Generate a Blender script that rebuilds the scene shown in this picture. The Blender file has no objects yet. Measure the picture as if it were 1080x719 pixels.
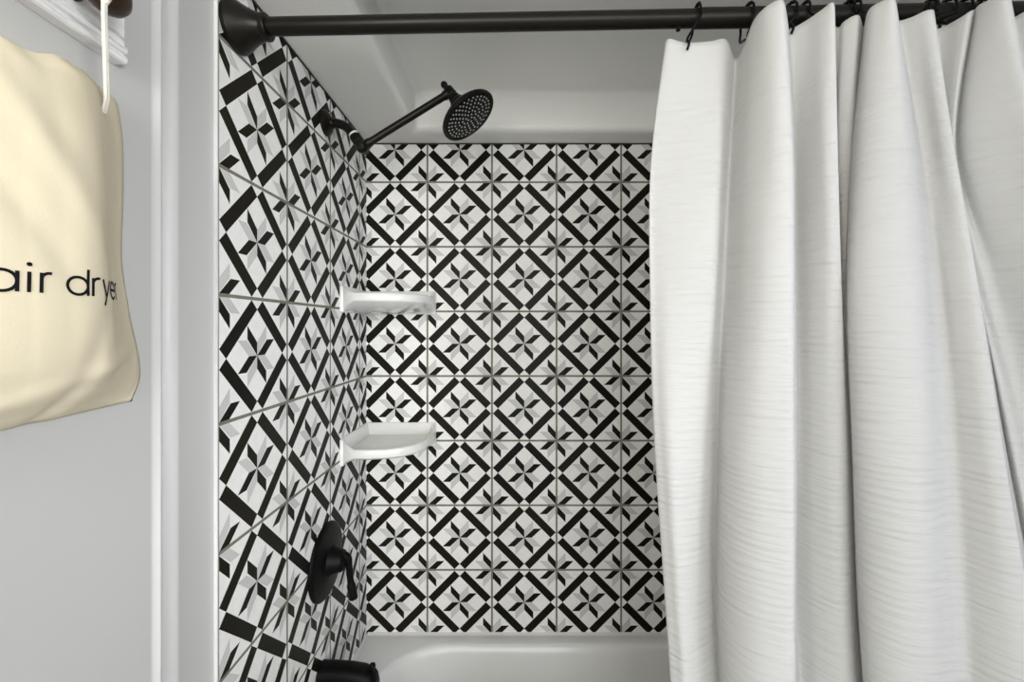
import bpy, bmesh, math, random
from mathutils import Vector, Matrix
random.seed(4)
PI = math.pi
SC = bpy.context.scene
COL = SC.collection
V = Vector

# ------------------------------------------------------------------ room numbers (metres)
XL, XR = -0.4604, 1.0640          # left and right wall faces
YB = 1.3290                       # tiled back wall face
YE = 0.6592                       # where the tile ends on the left wall
YN = -3.20                        # near end of the room
ZT = 1.9800                       # top of the tile / underside of the ledge
ZC = 2.0950                       # recessed ceiling over the tub
ZR = 2.4200                       # bathroom ceiling
ZRIM = 0.4378                     # tub rim
TS = 0.2030                       # tile size
EYE = 1.40

# ------------------------------------------------------------------ helpers
def link(name, me, mat=None, parent=None, smooth=None):
    o = bpy.data.objects.new(name, me)
    COL.objects.link(o)
    if mat is not None:
        for m in (mat if isinstance(mat, (list, tuple)) else [mat]):
            me.materials.append(m)
    if smooth is not None:
        me.polygons.foreach_set('use_smooth', [True] * len(me.polygons))
        if smooth < 179:
            me.set_sharp_from_angle(angle=math.radians(smooth))
        me.update()
    if parent is not None:
        o.parent = parent
    return o

def obj(name, bm, mat=None, parent=None, smooth=None, recalc=True):
    if recalc:
        bmesh.ops.recalc_face_normals(bm, faces=bm.faces[:])
    me = bpy.data.meshes.new(name)
    if parent is not None and parent.type == 'EMPTY':
        bm.transform(Matrix.Translation(-parent.location))
    elif parent is not None and parent.parent is not None:
        bm.transform(Matrix.Translation(-(parent.parent.location)))
    elif parent is not None:
        bm.transform(Matrix.Translation(-parent.location))
    bm.to_mesh(me)
    bm.free()
    return link(name, me, mat, parent, smooth)

def thing(name, label, cat, loc, group=None):
    o = bpy.data.objects.new(name, None)
    COL.objects.link(o)
    o.location = loc
    o.empty_display_size = .03
    tag(o, label, cat, group)
    return o

def tag(o, label, cat, group=None):
    o['label'] = label
    o['category'] = cat
    if group:
        o['group'] = group
    return o

def struct(name, bm, mat, label=None, smooth=None, recalc=True):
    o = obj(name, bm, mat, None, smooth, recalc)
    o['kind'] = 'structure'
    if label:
        o['label'] = label
    return o

def box(bm, a, b, bevel=0.0, seg=2, mat=0):
    a, b = V(a), V(b)
    r = bmesh.ops.create_cube(bm, size=1.0)
    vs = r['verts']
    c, s = (a + b) / 2, (b - a)
    for v in vs:
        v.co = V((v.co.x * s.x + c.x, v.co.y * s.y + c.y, v.co.z * s.z + c.z))
    fs = set(f for v in vs for f in v.link_faces)
    for f in fs:
        f.material_index = mat
    if bevel > 0:
        es = list(set(e for v in vs for e in v.link_edges))
        bmesh.ops.bevel(bm, geom=es, offset=bevel, segments=seg, profile=.5, affect='EDGES')
    return bm

def frame_of(d):
    d = d.normalized()
    up = V((0, 0, 1)) if abs(d.z) < .9 else V((1, 0, 0))
    a = d.cross(up).normalized()
    return a, d.cross(a).normalized()

def catmull(pts, n, closed=False):
    pts = [V(p) for p in pts]
    out = []
    m = len(pts)
    rng = m if closed else m - 1
    for i in range(rng):
        if closed:
            p0, p1, p2, p3 = pts[i - 1], pts[i], pts[(i + 1) % m], pts[(i + 2) % m]
        else:
            p1, p2 = pts[i], pts[i + 1]
            p0 = pts[i - 1] if i > 0 else p1 * 2 - p2
            p3 = pts[i + 2] if i + 2 < m else p2 * 2 - p1
        for k in range(n):
            t = k / n
            out.append(.5 * (2 * p1 + (p2 - p0) * t + (2 * p0 - 5 * p1 + 4 * p2 - p3) * t * t
                             + (3 * p1 - p0 - 3 * p2 + p3) * t ** 3))
    if not closed:
        out.append(pts[-1])
    return out

def tube(bm, pts, r, seg=12, closed=False, mat=0, flat=1.0):
    """round bar along pts; r a number or a list; flat squeezes the second axis"""
    pts = [V(p) for p in pts]
    n = len(pts)
    rs = r if isinstance(r, (list, tuple)) else [r] * n
    rings = []
    a = None
    for i in range(n):
        if closed:
            d = pts[(i + 1) % n] - pts[i - 1]
        else:
            d = pts[min(i + 1, n - 1)] - pts[max(i - 1, 0)]
        d.normalize()
        if a is None:
            a, b = frame_of(d)
        else:
            a = (a - d * a.dot(d)).normalized()
            b = d.cross(a).normalized()
        rings.append([bm.verts.new(pts[i] + (a * math.cos(2 * PI * k / seg) + b * flat * math.sin(2 * PI * k / seg)) * rs[i])
                      for k in range(seg)])
    for i in range(n if closed else n - 1):
        A, B = rings[i], rings[(i + 1) % n]
        for k in range(seg):
            f = bm.faces.new((A[k], A[(k + 1) % seg], B[(k + 1) % seg], B[k]))
            f.material_index = mat
    if not closed:
        bm.faces.new(rings[0][::-1]).material_index = mat
        bm.faces.new(rings[-1]).material_index = mat
    return bm

def lathe(bm, origin, axis, prof, seg=40, mat=0, scale=(1, 1), up=None):
    """prof: list of (distance along axis, radius)"""
    o, ax = V(origin), V(axis).normalized()
    if up is None:
        a, b = frame_of(ax)
    else:
        b = V(up); b = (b - ax * b.dot(ax)).normalized(); a = b.cross(ax).normalized()
    rings = []
    for t, r in prof:
        if r < 1e-6:
            rings.append([bm.verts.new(o + ax * t)])
        else:
            rings.append([bm.verts.new(o + ax * t + (a * math.cos(2 * PI * k / seg) * scale[0] + b * math.sin(2 * PI * k / seg) * scale[1]) * r)
                          for k in range(seg)])
    for A, B in zip(rings[:-1], rings[1:]):
        if len(A) == 1 and len(B) == 1:
            continue
        for k in range(seg):
            j = (k + 1) % seg
            if len(A) == 1:
                f = bm.faces.new((A[0], B[j], B[k]))
            elif len(B) == 1:
                f = bm.faces.new((A[k], A[j], B[0]))
            else:
                f = bm.faces.new((A[k], A[j], B[j], B[k]))
            f.material_index = mat
    for R in (rings[0], rings[-1]):
        if len(R) > 1:
            try:
                bm.faces.new(R).material_index = mat
            except ValueError:
                pass
    return bm

def extrude_profile(bm, prof, p0, p1, ax_u, ax_v, mat=0):
    """closed 2D profile (u, v) swept straight from p0 to p1"""
    u, v = V(ax_u), V(ax_v)
    A = [bm.verts.new(V(p0) + u * x + v * y) for x, y in prof]
    B = [bm.verts.new(V(p1) + u * x + v * y) for x, y in prof]
    n = len(prof)
    for i in range(n):
        bm.faces.new((A[i], A[(i + 1) % n], B[(i + 1) % n], B[i])).material_index = mat
    bm.faces.new(A[::-1]).material_index = mat
    bm.faces.new(B).material_index = mat
    return bm

def interp(xs, ys, x):
    if x <= xs[0]:
        return ys[0]
    for i in range(len(xs) - 1):
        if x <= xs[i + 1]:
            t = (x - xs[i]) / (xs[i + 1] - xs[i])
            p1, p2 = ys[i], ys[i + 1]
            p0 = ys[i - 1] if i > 0 else p1
            p3 = ys[i + 2] if i + 2 < len(ys) else p2
            return .5 * (2 * p1 + (p2 - p0) * t + (2 * p0 - 5 * p1 + 4 * p2 - p3) * t * t + (3 * p1 - p0 - 3 * p2 + p3) * t ** 3)
    return ys[-1]

# ------------------------------------------------------------------ materials
def srgb(r, g, b):
    def f(c):
        c /= 255.0
        return c / 12.92 if c <= .04045 else ((c + .055) / 1.055) ** 2.4
    return (f(r), f(g), f(b), 1)

class E:
    """a tiny expression over shader math nodes"""
    nt = None
    def __init__(s, sock):
        s.s = sock
    @staticmethod
    def op(name, *args):
        n = E.nt.nodes.new('ShaderNodeMath')
        n.operation = name
        for i, a in enumerate(args):
            if isinstance(a, E):
                E.nt.links.new(a.s, n.inputs[i])
            else:
                n.inputs[i].default_value = a
        return E(n.outputs[0])
    def __add__(s, o): return E.op('ADD', s, o)
    __radd__ = __add__
    def __sub__(s, o): return E.op('SUBTRACT', s, o)
    def __rsub__(s, o): return E.op('SUBTRACT', o, s)
    def __mul__(s, o): return E.op('MULTIPLY', s, o)
    __rmul__ = __mul__
    def __truediv__(s, o): return E.op('DIVIDE', s, o)
    def gt(s, o): return E.op('GREATER_THAN', s, o)
    def lt(s, o): return E.op('LESS_THAN', s, o)
    def abs(s): return E.op('ABSOLUTE', s)
    def floor(s): return E.op('FLOOR', s)
    def max(s, o): return E.op('MAXIMUM', s, o)
    def min(s, o): return E.op('MINIMUM', s, o)
def sel(m, a, b):                      # m ? a : b
    return b + (a - b) * m

def new_mat(name, col, rough=.5, metal=0.0, spec=.5, coat=0.0):
    m = bpy.data.materials.new(name)
    m.use_nodes = True
    b = m.node_tree.nodes['Principled BSDF']
    b.inputs['Base Color'].default_value = col
    b.inputs['Roughness'].default_value = rough
    b.inputs['Metallic'].default_value = metal
    b.inputs['Specular IOR Level'].default_value = spec
    b.inputs['Coat Weight'].default_value = coat
    return m

def noise_bump(m, scale, strength, dist=.001, detail=3, vec_scale=None, rough_var=0):
    nt = m.node_tree
    b = nt.nodes['Principled BSDF']
    tc = nt.nodes.new('ShaderNodeNewGeometry')
    no = nt.nodes.new('ShaderNodeTexNoise')
    no.inputs['Scale'].default_value = scale
    no.inputs['Detail'].default_value = detail
    src = tc.outputs['Position']
    if vec_scale:
        mp = nt.nodes.new('ShaderNodeMapping')
        mp.inputs['Scale'].default_value = vec_scale
        nt.links.new(src, mp.inputs['Vector'])
        src = mp.outputs['Vector']
    nt.links.new(src, no.inputs['Vector'])
    bp = nt.nodes.new('ShaderNodeBump')
    bp.inputs['Strength'].default_value = strength
    bp.inputs['Distance'].default_value = dist
    nt.links.new(no.outputs['Fac'], bp.inputs['Height'])
    nt.links.new(bp.outputs['Normal'], b.inputs['Normal'])
    return m

def tile_material(name, axis, off_u, off_v):
    m = bpy.data.materials.new(name)
    m.use_nodes = True
    nt = m.node_tree
    E.nt = nt
    b = nt.nodes['Principled BSDF']
    geo = nt.nodes.new('ShaderNodeNewGeometry')
    sep = nt.nodes.new('ShaderNodeSeparateXYZ')
    nt.links.new(geo.outputs['Position'], sep.inputs[0])
    U = (E(sep.outputs[axis]) - off_u) / TS
    W = (E(sep.outputs['Z']) - off_v) / TS
    fu, fw = U.floor(), W.floor()
    cu, cw = U - fu - .5, W - fw - .5            # about the tile centre
    a, c = cu.abs(), cw.abs()
    L1 = a + c
    bar = L1.gt(.405) * L1.lt(.567) * (a - c).abs().lt(.407)
    lu, lw = (U + .5).floor() , (W + .5).floor()
    gu, gw = U - lu, W - lw                       # about the nearest tile corner
    inner = L1.lt(.48)
    x, y = sel(inner, cu, gu), sel(inner, cw, gw)
    A, B = x.abs(), y.abs()
    neg = (x * y).lt(0)
    p, q, r = .117, .138, .148
    def petal(h, k):
        be = h / q
        al = (k - be * r) / p
        return be.lt(1.0) * al.gt(0.0) * al.lt(1.0)
    pb = petal(sel(neg, A, B), sel(neg, B, A))
    pg = petal(sel(neg, B, A), sel(neg, A, B))
    black = bar.max(pb)
    ge = .5 - a.max(c)                            # distance to the tile edge
    grout = ge.lt(.0145)
    # slight tone change from tile to tile and fine stone grain
    wn = nt.nodes.new('ShaderNodeTexWhiteNoise')
    wn.noise_dimensions = '2D'
    cmb = nt.nodes.new('ShaderNodeCombineXYZ')
    nt.links.new(fu.s, cmb.inputs[0]); nt.links.new(fw.s, cmb.inputs[1])
    nt.links.new(cmb.outputs[0], wn.inputs['Vector'])
    no = nt.nodes.new('ShaderNodeTexNoise')
    no.inputs['Scale'].default_value = 90
    no.inputs['Detail'].default_value = 4
    nt.links.new(geo.outputs['Position'], no.inputs['Vector'])
    def mix(f, c1, c2):
        n = nt.nodes.new('ShaderNodeMix')
        n.data_type = 'RGBA'
        nt.links.new(f.s if isinstance(f, E) else f, n.inputs[0])
        for k, cc in ((6, c1), (7, c2)):
            if isinstance(cc, tuple):
                n.inputs[k].default_value = cc
            else:
                nt.links.new(cc, n.inputs[k])
        return n.outputs[2]
    white = mix(no.outputs['Fac'], srgb(228, 227, 224), srgb(244, 243, 240))
    grey = mix(wn.outputs['Value'], srgb(196, 195, 193), srgb(214, 213, 211))
    grey = mix(no.outputs['Fac'], grey, srgb(198, 197, 195))
    dark = mix(wn.outputs['Value'], srgb(17, 16, 11), srgb(30, 29, 18))
    col = mix(pg, white, grey)
    col = mix(black, col, dark)
    gr = mix(no.outputs['Fac'], srgb(108, 106, 94), srgb(138, 136, 125))
    col = mix(grout, col, gr)
    nt.links.new(col, b.inputs['Base Color'])
    rg = sel(grout, .85, 0.0) + (1.0 - grout) * .42
    nt.links.new(rg.s, b.inputs['Roughness'])
    b.inputs['Specular IOR Level'].default_value = .10
    bp = nt.nodes.new('ShaderNodeBump')
    bp.inputs['Strength'].default_value = .6
    bp.inputs['Distance'].default_value = .0015
    hh = E.op('MULTIPLY', ge.min(.02), 50.0)
    nt.links.new(hh.s, bp.inputs['Height'])
    nt.links.new(bp.outputs['Normal'], b.inputs['Normal'])
    return m

M = {}
M['tile_back'] = tile_material('patterned tile back', 'X', -0.2689, 1.6551)
M['tile_left'] = tile_material('patterned tile left', 'Y', YE + .0005, 1.6551)
M['paint'] = noise_bump(new_mat('white wall paint', srgb(188, 188, 186), .55, spec=.3), 260, .08)
M['trim'] = noise_bump(new_mat('wall paint lightened for falloff', srgb(200, 200, 198), .4, spec=.35), 120, .05)  # wall paint tone lightened to offset weaker light on the casing
M['ceiling'] = noise_bump(new_mat('ceiling paint', srgb(236, 236, 232), .7, spec=.2), 200, .1)
M['edge'] = new_mat('dark edge strip', srgb(38, 36, 30), .45)
M['caulk'] = new_mat('white caulk', srgb(212, 212, 210), .5)
M['bronze'] = noise_bump(new_mat('oil rubbed bronze', srgb(19, 17, 11), .36, metal=.35, spec=.35), 300, .05)
M['black'] = new_mat('matte black metal', srgb(7, 7, 7), .45, metal=0, spec=.14)
M['nozzle'] = new_mat('grey rubber nozzles', srgb(165, 165, 160), .6)
M['enamel'] = new_mat('white tub enamel', srgb(226, 226, 224), .30, spec=.45, coat=.15)
M['ceramic'] = new_mat('white glazed ceramic', srgb(226, 226, 223), .22, spec=.5, coat=.3)
M['floor'] = noise_bump(new_mat('pale floor', srgb(205, 203, 198), .5), 30, .1)
M['cotton'] = noise_bump(new_mat('cream cotton', srgb(211, 201, 176), .9, spec=.15), 900, .25, .0006)
M['cord'] = noise_bump(new_mat('white cotton cord', srgb(232, 228, 214), .9, spec=.1), 700, .4, .001)
M['ink'] = new_mat('black print', srgb(22, 22, 24), .8, spec=.1)
M['knob'] = noise_bump(new_mat('dark brown turned wood', srgb(48, 32, 22), .35, spec=.45), 40, .1, vec_scale=(1, 1, 6))

def distressed():
    m = new_mat('whitewashed wood', srgb(214, 214, 212), .6, spec=.25)
    nt = m.node_tree
    b = nt.nodes['Principled BSDF']
    geo = nt.nodes.new('ShaderNodeNewGeometry')
    mp = nt.nodes.new('ShaderNodeMapping')
    mp.inputs['Scale'].default_value = (14, 14, 90)
    no = nt.nodes.new('ShaderNodeTexNoise')
    no.inputs['Scale'].default_value = 1.6
    no.inputs['Detail'].default_value = 6
    cr = nt.nodes.new('ShaderNodeValToRGB')
    cr.color_ramp.elements[0].position = .30
    cr.color_ramp.elements[0].color = srgb(176, 173, 166)
    cr.color_ramp.elements[1].position = .50
    cr.color_ramp.elements[1].color = srgb(232, 232, 231)
    nt.links.new(geo.outputs['Position'], mp.inputs['Vector'])
    nt.links.new(mp.outputs['Vector'], no.inputs['Vector'])
    nt.links.new(no.outputs['Fac'], cr.inputs['Fac'])
    nt.links.new(cr.outputs['Color'], b.inputs['Base Color'])
    return m
M['washed'] = distressed()

def crinkle_cloth():
    """white cotton with close, uneven horizontal puckers; the heading strip stays smooth"""
    m = new_mat('crinkled white cotton', srgb(232, 232, 231), .85, spec=.15)
    nt = m.node_tree
    E.nt = nt
    b = nt.nodes['Principled BSDF']
    b.inputs['Sheen Weight'].default_value = .1
    uv = nt.nodes.new('ShaderNodeUVMap')
    uv.uv_map = 'cloth'
    mp = nt.nodes.new('ShaderNodeMapping')
    mp.inputs['Scale'].default_value = (14, 120, 1)
    nt.links.new(uv.outputs['UV'], mp.inputs['Vector'])
    n1 = nt.nodes.new('ShaderNodeTexNoise')
    n1.noise_dimensions = '2D'
    n1.inputs['Scale'].default_value = 1.0
    n1.inputs['Detail'].default_value = 2.0
    n1.inputs['Roughness'].default_value = .45
    nt.links.new(mp.outputs['Vector'], n1.inputs['Vector'])
    sep = nt.nodes.new('ShaderNodeSeparateXYZ')
    nt.links.new(uv.outputs['UV'], sep.inputs[0])
    vv = E(sep.outputs[1])
    wob = nt.nodes.new('ShaderNodeTexNoise')
    wob.noise_dimensions = '2D'
    mp2 = nt.nodes.new('ShaderNodeMapping')
    mp2.inputs['Scale'].default_value = (9, 14, 1)
    nt.links.new(uv.outputs['UV'], mp2.inputs['Vector'])
    nt.links.new(mp2.outputs['Vector'], wob.inputs['Vector'])
    wob.inputs['Scale'].default_value = 1.0
    wob.inputs['Detail'].default_value = 1.0
    ph = vv * 560.0 + E(wob.outputs['Fac']) * 9.0
    ridge = E.op('SINE', ph) * .5 + .5
    h = E(n1.outputs['Fac']) * 2.0 + ridge * .34
    mask = E.op('SMOOTH_MIN', E.op('MAXIMUM', (vv - .055) * 14.0, .06), 1.0, .2)
    hs = h * mask
    bp = nt.nodes.new('ShaderNodeBump')
    bp.inputs['Strength'].default_value = .52
    bp.inputs['Distance'].default_value = .0028
    nt.links.new(hs.s, bp.inputs['Height'])
    nt.links.new(bp.outputs['Normal'], b.inputs['Normal'])
    tr = nt.nodes.new('ShaderNodeBsdfTranslucent')       # thin cotton lets light through
    tr.inputs['Color'].default_value = srgb(236, 236, 234)
    nt.links.new(bp.outputs['Normal'], tr.inputs['Normal'])
    mx = nt.nodes.new('ShaderNodeMixShader')
    mx.inputs[0].default_value = .42
    nt.links.new(b.outputs[0], mx.inputs[1])
    nt.links.new(tr.outputs[0], mx.inputs[2])
    nt.links.new(mx.outputs[0], nt.nodes['Material Output'].inputs['Surface'])
    return m
M['curtain'] = crinkle_cloth()

# ------------------------------------------------------------------ the room
bm = bmesh.new()
box(bm, (XL - .6, YN, -.10), (XR + .6, YB + .12, 0))
struct('floor', bm, M['floor'], 'grey bathroom floor')

bm = bmesh.new()
box(bm, (XL - .12, YB, 0), (XR + .12, YB + .12, ZR))
struct('wall_back', bm, M['tile_back'], 'back wall covered in black, white and grey star tiles')

# left wall: painted length near the camera, tiled length in the alcove, one solid
GY0, GY1 = .5565, .5700                     # shadow groove beside the casing
bm = bmesh.new()
box(bm, (XL - .12, YE, 0), (XL, YB, ZR), mat=1)
prof = [(-.12, YN), (-.12, YE), (-.0035, YE), (-.0035, .5900), (-.0022, .5868), (-.0020, .5838), (-.0030, .5800), (-.0060, .5745), (-.0100, .5712), (-.0125, .5695),
        (-.0125, .5612), (-.0090, .5590), (-.0040, .5572), (.0004, .5548), (.0022, .5522), (.0024, .5496), (.0010, .5468), (-.0012, .5440), (-.0018, .5400), (-.0018, YN)]
extrude_profile(bm, prof, (XL, 0, 0), (XL, 0, ZR), (1, 0, 0), (0, 1, 0), mat=0)
bm.faces.ensure_lookup_table()
for f in bm.faces:                               # casing faces take wall paint lightened against light falloff, the rest plain
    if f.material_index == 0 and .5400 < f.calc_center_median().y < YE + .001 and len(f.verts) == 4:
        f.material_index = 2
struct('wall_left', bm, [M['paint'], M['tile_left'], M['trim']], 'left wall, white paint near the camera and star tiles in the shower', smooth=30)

bm = bmesh.new()
extrude_profile(bm, [(-.0036, 0), (.0016, 0), (.0016, .0022), (.0004, .0034), (-.0036, .0034)], (XL, YE - .0030, 0), (XL, YE - .0030, ZT), (1, 0, 0), (0, 1, 0))
o = struct('trim_1', bm, M['caulk'], 'thin white edge bead where the left wall tile begins')

bm = bmesh.new()
box(bm, (XR, YN, 0), (XR + .12, YB, ZR))
struct('wall_right', bm, M['paint'], 'white right wall behind the curtain')

# ceiling: bathroom ceiling, header over the tub and the shallow recessed tray
bm = bmesh.new()
box(bm, (XL - .12, YN, ZR), (XR + .12, YB + .12, ZR + .08))
struct('ceiling', bm, M['ceiling'], 'bathroom ceiling')
TX0, TX1, TY0, TY1 = XL + .173, XR - .173, YE + .05, YB - .083
bm = bmesh.new()
def ring_face(zlo):
    o_ = [(XL, YE - .005), (XR, YE - .005), (XR, YB), (XL, YB)]
    i_ = [(TX0, TY0), (TX1, TY0), (TX1, TY1), (TX0, TY1)]
    return o_, i_
o_, i_ = ring_face(ZT)
O = [bm.verts.new((x, y, ZT)) for x, y in o_]
I = [bm.verts.new((x, y, ZT)) for x, y in i_]
T = [bm.verts.new((x, y, ZC)) for x, y in i_]
Q = [bm.verts.new((x, y, ZC + .05)) for x, y in o_]
for k in range(4):
    j = (k + 1) % 4
    bm.faces.new((O[k], O[j], I[j], I[k]))
    bm.faces.new((I[k], I[j], T[j], T[k]))
    bm.faces.new((O[k], O[j], Q[j], Q[k]))
bm.faces.new(T)
bm.faces.new(Q)
bmesh.ops.recalc_face_normals(bm, faces=bm.faces[:])
es = [e for e in bm.edges if all(v in I for v in e.verts)] + [e for e in bm.edges if all(v in T for v in e.verts)] \
    + [e for e in bm.edges if (e.verts[0] in I and e.verts[1] in T) or (e.verts[1] in I and e.verts[0] in T)]
bmesh.ops.bevel(bm, geom=es, offset=.018, segments=5, profile=.5, affect='EDGES')
struct('ceiling_tray', bm, M['ceiling'], 'recessed grey ceiling with a ledge over the tub', smooth=35)
bm = bmesh.new()
box(bm, (XL, YE - .03, ZC + .05), (XR, YE + .07, ZR))
struct('wall_header', bm, M['paint'], 'white wall above the shower opening')

# thin dark strips that close the tile at the top
bm = bmesh.new()
box(bm, (XL + .0005, YB - .0035, ZT - .0040), (XR, YB - .0002, ZT - .0003), .0008)
struct('trim_2', bm, M['edge'], 'thin dark strip along the top of the back tiles')
bm = bmesh.new()
box(bm, (XL + .0002, YE + .002, ZT - .0040), (XL + .0035, YB - .0036, ZT - .0003), .0008)
struct('trim_3', bm, M['edge'], 'thin dark strip along the top of the left tiles')

for k_, (a, b_, u) in enumerate((((XL + .004, YB - .0002, ZRIM), (XR - .004, YB - .0002, ZRIM), (0, -1, 0)), ((XL + .0002, YE + .01, ZRIM), (XL + .0002, YB - .004, ZRIM), (1, 0, 0)))):
    bm = bmesh.new()
    extrude_profile(bm, [(0, .0002), (.0075, .0002), (.0050, .0016), (.0026, .0032), (.0012, .0054), (0, .0070)], a, b_, u, (0, 0, 1))
    struct('trim_%d' % (4 + k_), bm, M['caulk'], 'white sealant bead between the tub and the %s tiles' % ('back', 'left')[k_], smooth=40)

# ------------------------------------------------------------------ bathtub
def rrect(x0, x1, y0, y1, rs, n=10):
    """rounded rectangle, counter-clockwise; rs radii for corners x0y0, x1y0, x1y1, x0y1"""
    out = []
    for (cx, cy, r, a0) in ((x0 + rs[0], y0 + rs[0], rs[0], PI), (x1 - rs[1], y0 + rs[1], rs[1], 1.5 * PI),
                            (x1 - rs[2], y1 - rs[2], rs[2], 0), (x0 + rs[3], y1 - rs[3], rs[3], .5 * PI)):
        for k in range(n + 1):
            a = a0 + .5 * PI * k / n
            out.append((cx + r * math.cos(a), cy + r * math.sin(a)))
    return out
tub = thing('bathtub', 'white alcove bathtub below the patterned tiles', 'bathtub', (.30, .98, 0))
bm = bmesh.new()
TX, TXR, TYF, TYB = XL + .002, XR - .002, .648, YB - .002
loops = []
def add_loop(x0, x1, y0, y1, rs, z):
    loops.append([bm.verts.new((x, y, z)) for x, y in rrect(x0, x1, y0, y1, rs)])
add_loop(TX, TXR, TYF, TYB, (.010,) * 4, 0.0)
add_loop(TX, TXR, TYF, TYB, (.010,) * 4, ZRIM - .020)
add_loop(TX, TXR, TYF, TYB, (.012,) * 4, ZRIM - .008)
add_loop(TX + .003, TXR - .003, TYF + .006, TYB - .002, (.014,) * 4, ZRIM - .001)
add_loop(TX + .010, TXR - .010, TYF + .014, TYB - .006, (.02,) * 4, ZRIM)
IX0, IX1, IY0, IY1 = TX + .070, TXR - .09, TYF + .075, TYB - .038
R = (.16, .16, .16, .19)
add_loop(IX0 - .006, IX1 + .006, IY0 - .006, IY1 + .006, tuple(r + .006 for r in R), ZRIM - .0005)
add_loop(IX0, IX1, IY0, IY1, R, ZRIM - .003)
add_loop(IX0 + .006, IX1 - .006, IY0 + .006, IY1 - .006, R, ZRIM - .010)
add_loop(IX0 + .011, IX1 - .014, IY0 + .010, IY1 - .010, R, ZRIM - .030)
add_loop(IX0 + .035, IX1 - .10, IY0 + .035, IY1 - .035, R, ZRIM - .22)
add_loop(IX0 + .060, IX1 - .17, IY0 + .060, IY1 - .055, R, ZRIM - .33)
add_loop(IX0 + .095, IX1 - .22, IY0 + .09, IY1 - .09, (.14,) * 4, ZRIM - .362)
add_loop(IX0 + .16, IX1 - .30, IY0 + .15, IY1 - .15, (.09,) * 4, ZRIM - .368)
for A, B in zip(loops[:-1], loops[1:]):
    n = len(A)
    for k in range(n):
        bm.faces.new((A[k], A[(k + 1) % n], B[(k + 1) % n], B[k]))
bm.faces.new(loops[-1])
bm.faces.new(loops[0][::-1])
obj('tub_shell', bm, M['enamel'], tub, smooth=40)
bm = bmesh.new()
lathe(bm, (IX0 + .30, .975, ZRIM - .3685), (0, 0, 1), [(0, .034), (.002, .034), (.004, .030), (.004, .012), (.003, 0)], 28)
obj('drain', bm, M['black'], tub, smooth=40)

# ------------------------------------------------------------------ corner shelves
def corner_shelf(ztop, label):
    t = thing('corner_shelf', label, 'shelf', (XL + .004, YB - .004, ztop - .072), 'white corner shelves')
    def P(a, b, z):                      # a along the back wall, b along the left wall
        return (XL + a, YB - b, z)
    plan = [(.004, .200), (.020, .2155), (.046, .2290), (.085, .2300), (.130, .2230), (.165, .2070), (.195, .1800), (.212, .1450),
            (.221, .1000), (.223, .0550), (.219, .0200), (.218, .004)]
    def shrink(k, pl, back=0.0):
        out = []
        for a, b in pl:
            d = V((a, b)); L = d.length
            f = max(0.0, L - k) / L
            out.append((max(a * f, back), max(b * f, back)))
        return out
    T_, B_ = ztop - .022, ztop - .047
    bm = bmesh.new()
    rows = []
    def row(pl, z):
        zs = z if isinstance(z, list) else [z] * len(pl)
        rows.append([bm.verts.new(P(a, b, zz)) for (a, b), zz in zip(pl, zs)])
    n = len(plan)
    # ends of the rim climb and drop to meet the wall plates
    e = [1 - min(1, min(i, n - 1 - i) / 2.0) for i in range(n)]
    low = [B_ - .024 * x for x in e]
    top = [T_ + .021 * x for x in e]
    row(shrink(.150, plan, .001), ztop - .072)
    row(shrink(.085, plan, .001), ztop - .069)
    row(shrink(.012, plan, .001), [z - .003 for z in low])
    row(shrink(.002, plan, .001), [z + .003 for z in low])
    row(plan, [z + .008 for z in low])
    row(plan, [z - .007 for z in top])
    row(shrink(.002, plan, .001), [z - .002 for z in top])
    row(shrink(.006, plan, .002), top)
    row(shrink(.012, plan, .006), [z - .002 for z in top])
    row(shrink(.017, plan, .010), [T_ - .008] * n)
    row(shrink(.028, plan, .012), [T_ - .012] * n)
    row(shrink(.120, plan, .013), [T_ - .0135] * n)
    for A, B in zip(rows[:-1], rows[1:]):
        for k in range(n - 1):
            bm.faces.new((A[k], A[k + 1], B[k + 1], B[k]))
    # tray floor and underside back to the corner
    c0 = bm.verts.new(P(.001, .001, ztop - .072)); c1 = bm.verts.new(P(.013, .013, T_ - .0135))
    for k in range(n - 1):
        bm.faces.new((rows[0][k + 1], rows[0][k], c0))
        bm.faces.new((rows[-1][k], rows[-1][k + 1], c1))
    for k in (0, n - 1):                 # close the two ends against the walls
        bm.faces.new([r[k] for r in rows] + [c1, c0])
    obj('tray', bm, M['ceramic'], t, smooth=32)
    # plates against the two walls with a sloping top edge
    for nm, f in (('back_plate', lambda u, v, z: (XL + u, YB - v, z)), ('back_plate', lambda u, v, z: (XL + v, YB - u, z))):
        Lp = .219 if f(1, 0, 0)[0] > .5 else .206
        bm = bmesh.new()
        prof = [(.0008, -.072), (.008, -.072), (.010, -.046), (.0125, -.034), (.009, -.020), (.0065, -.005), (.0045, -.001), (.0008, 0)]
        A = [bm.verts.new(f(.0012, v, ztop + z)) for v, z in prof]
        B = [bm.verts.new(f(Lp - .003, v, ztop + z)) for v, z in prof]
        C_ = [bm.verts.new(f(Lp, v * .6, ztop + (z + .036) * .96 - .036)) for v, z in prof]
        k_ = len(prof)
        for A1, B1 in ((A, B), (B, C_)):
            for k in range(k_):
                bm.faces.new((A1[k], A1[(k + 1) % k_], B1[(k + 1) % k_], B1[k]))
        bm.faces.new(A[::-1]); bm.faces.new(C_)
        obj(nm, bm, M['ceramic'], t, smooth=40)
    return t
corner_shelf(EYE + .1150, 'upper white ceramic corner shelf, seen from below its rim')
corner_shelf(EYE - .2960, 'lower white ceramic corner shelf with its dished tray in view')

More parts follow.
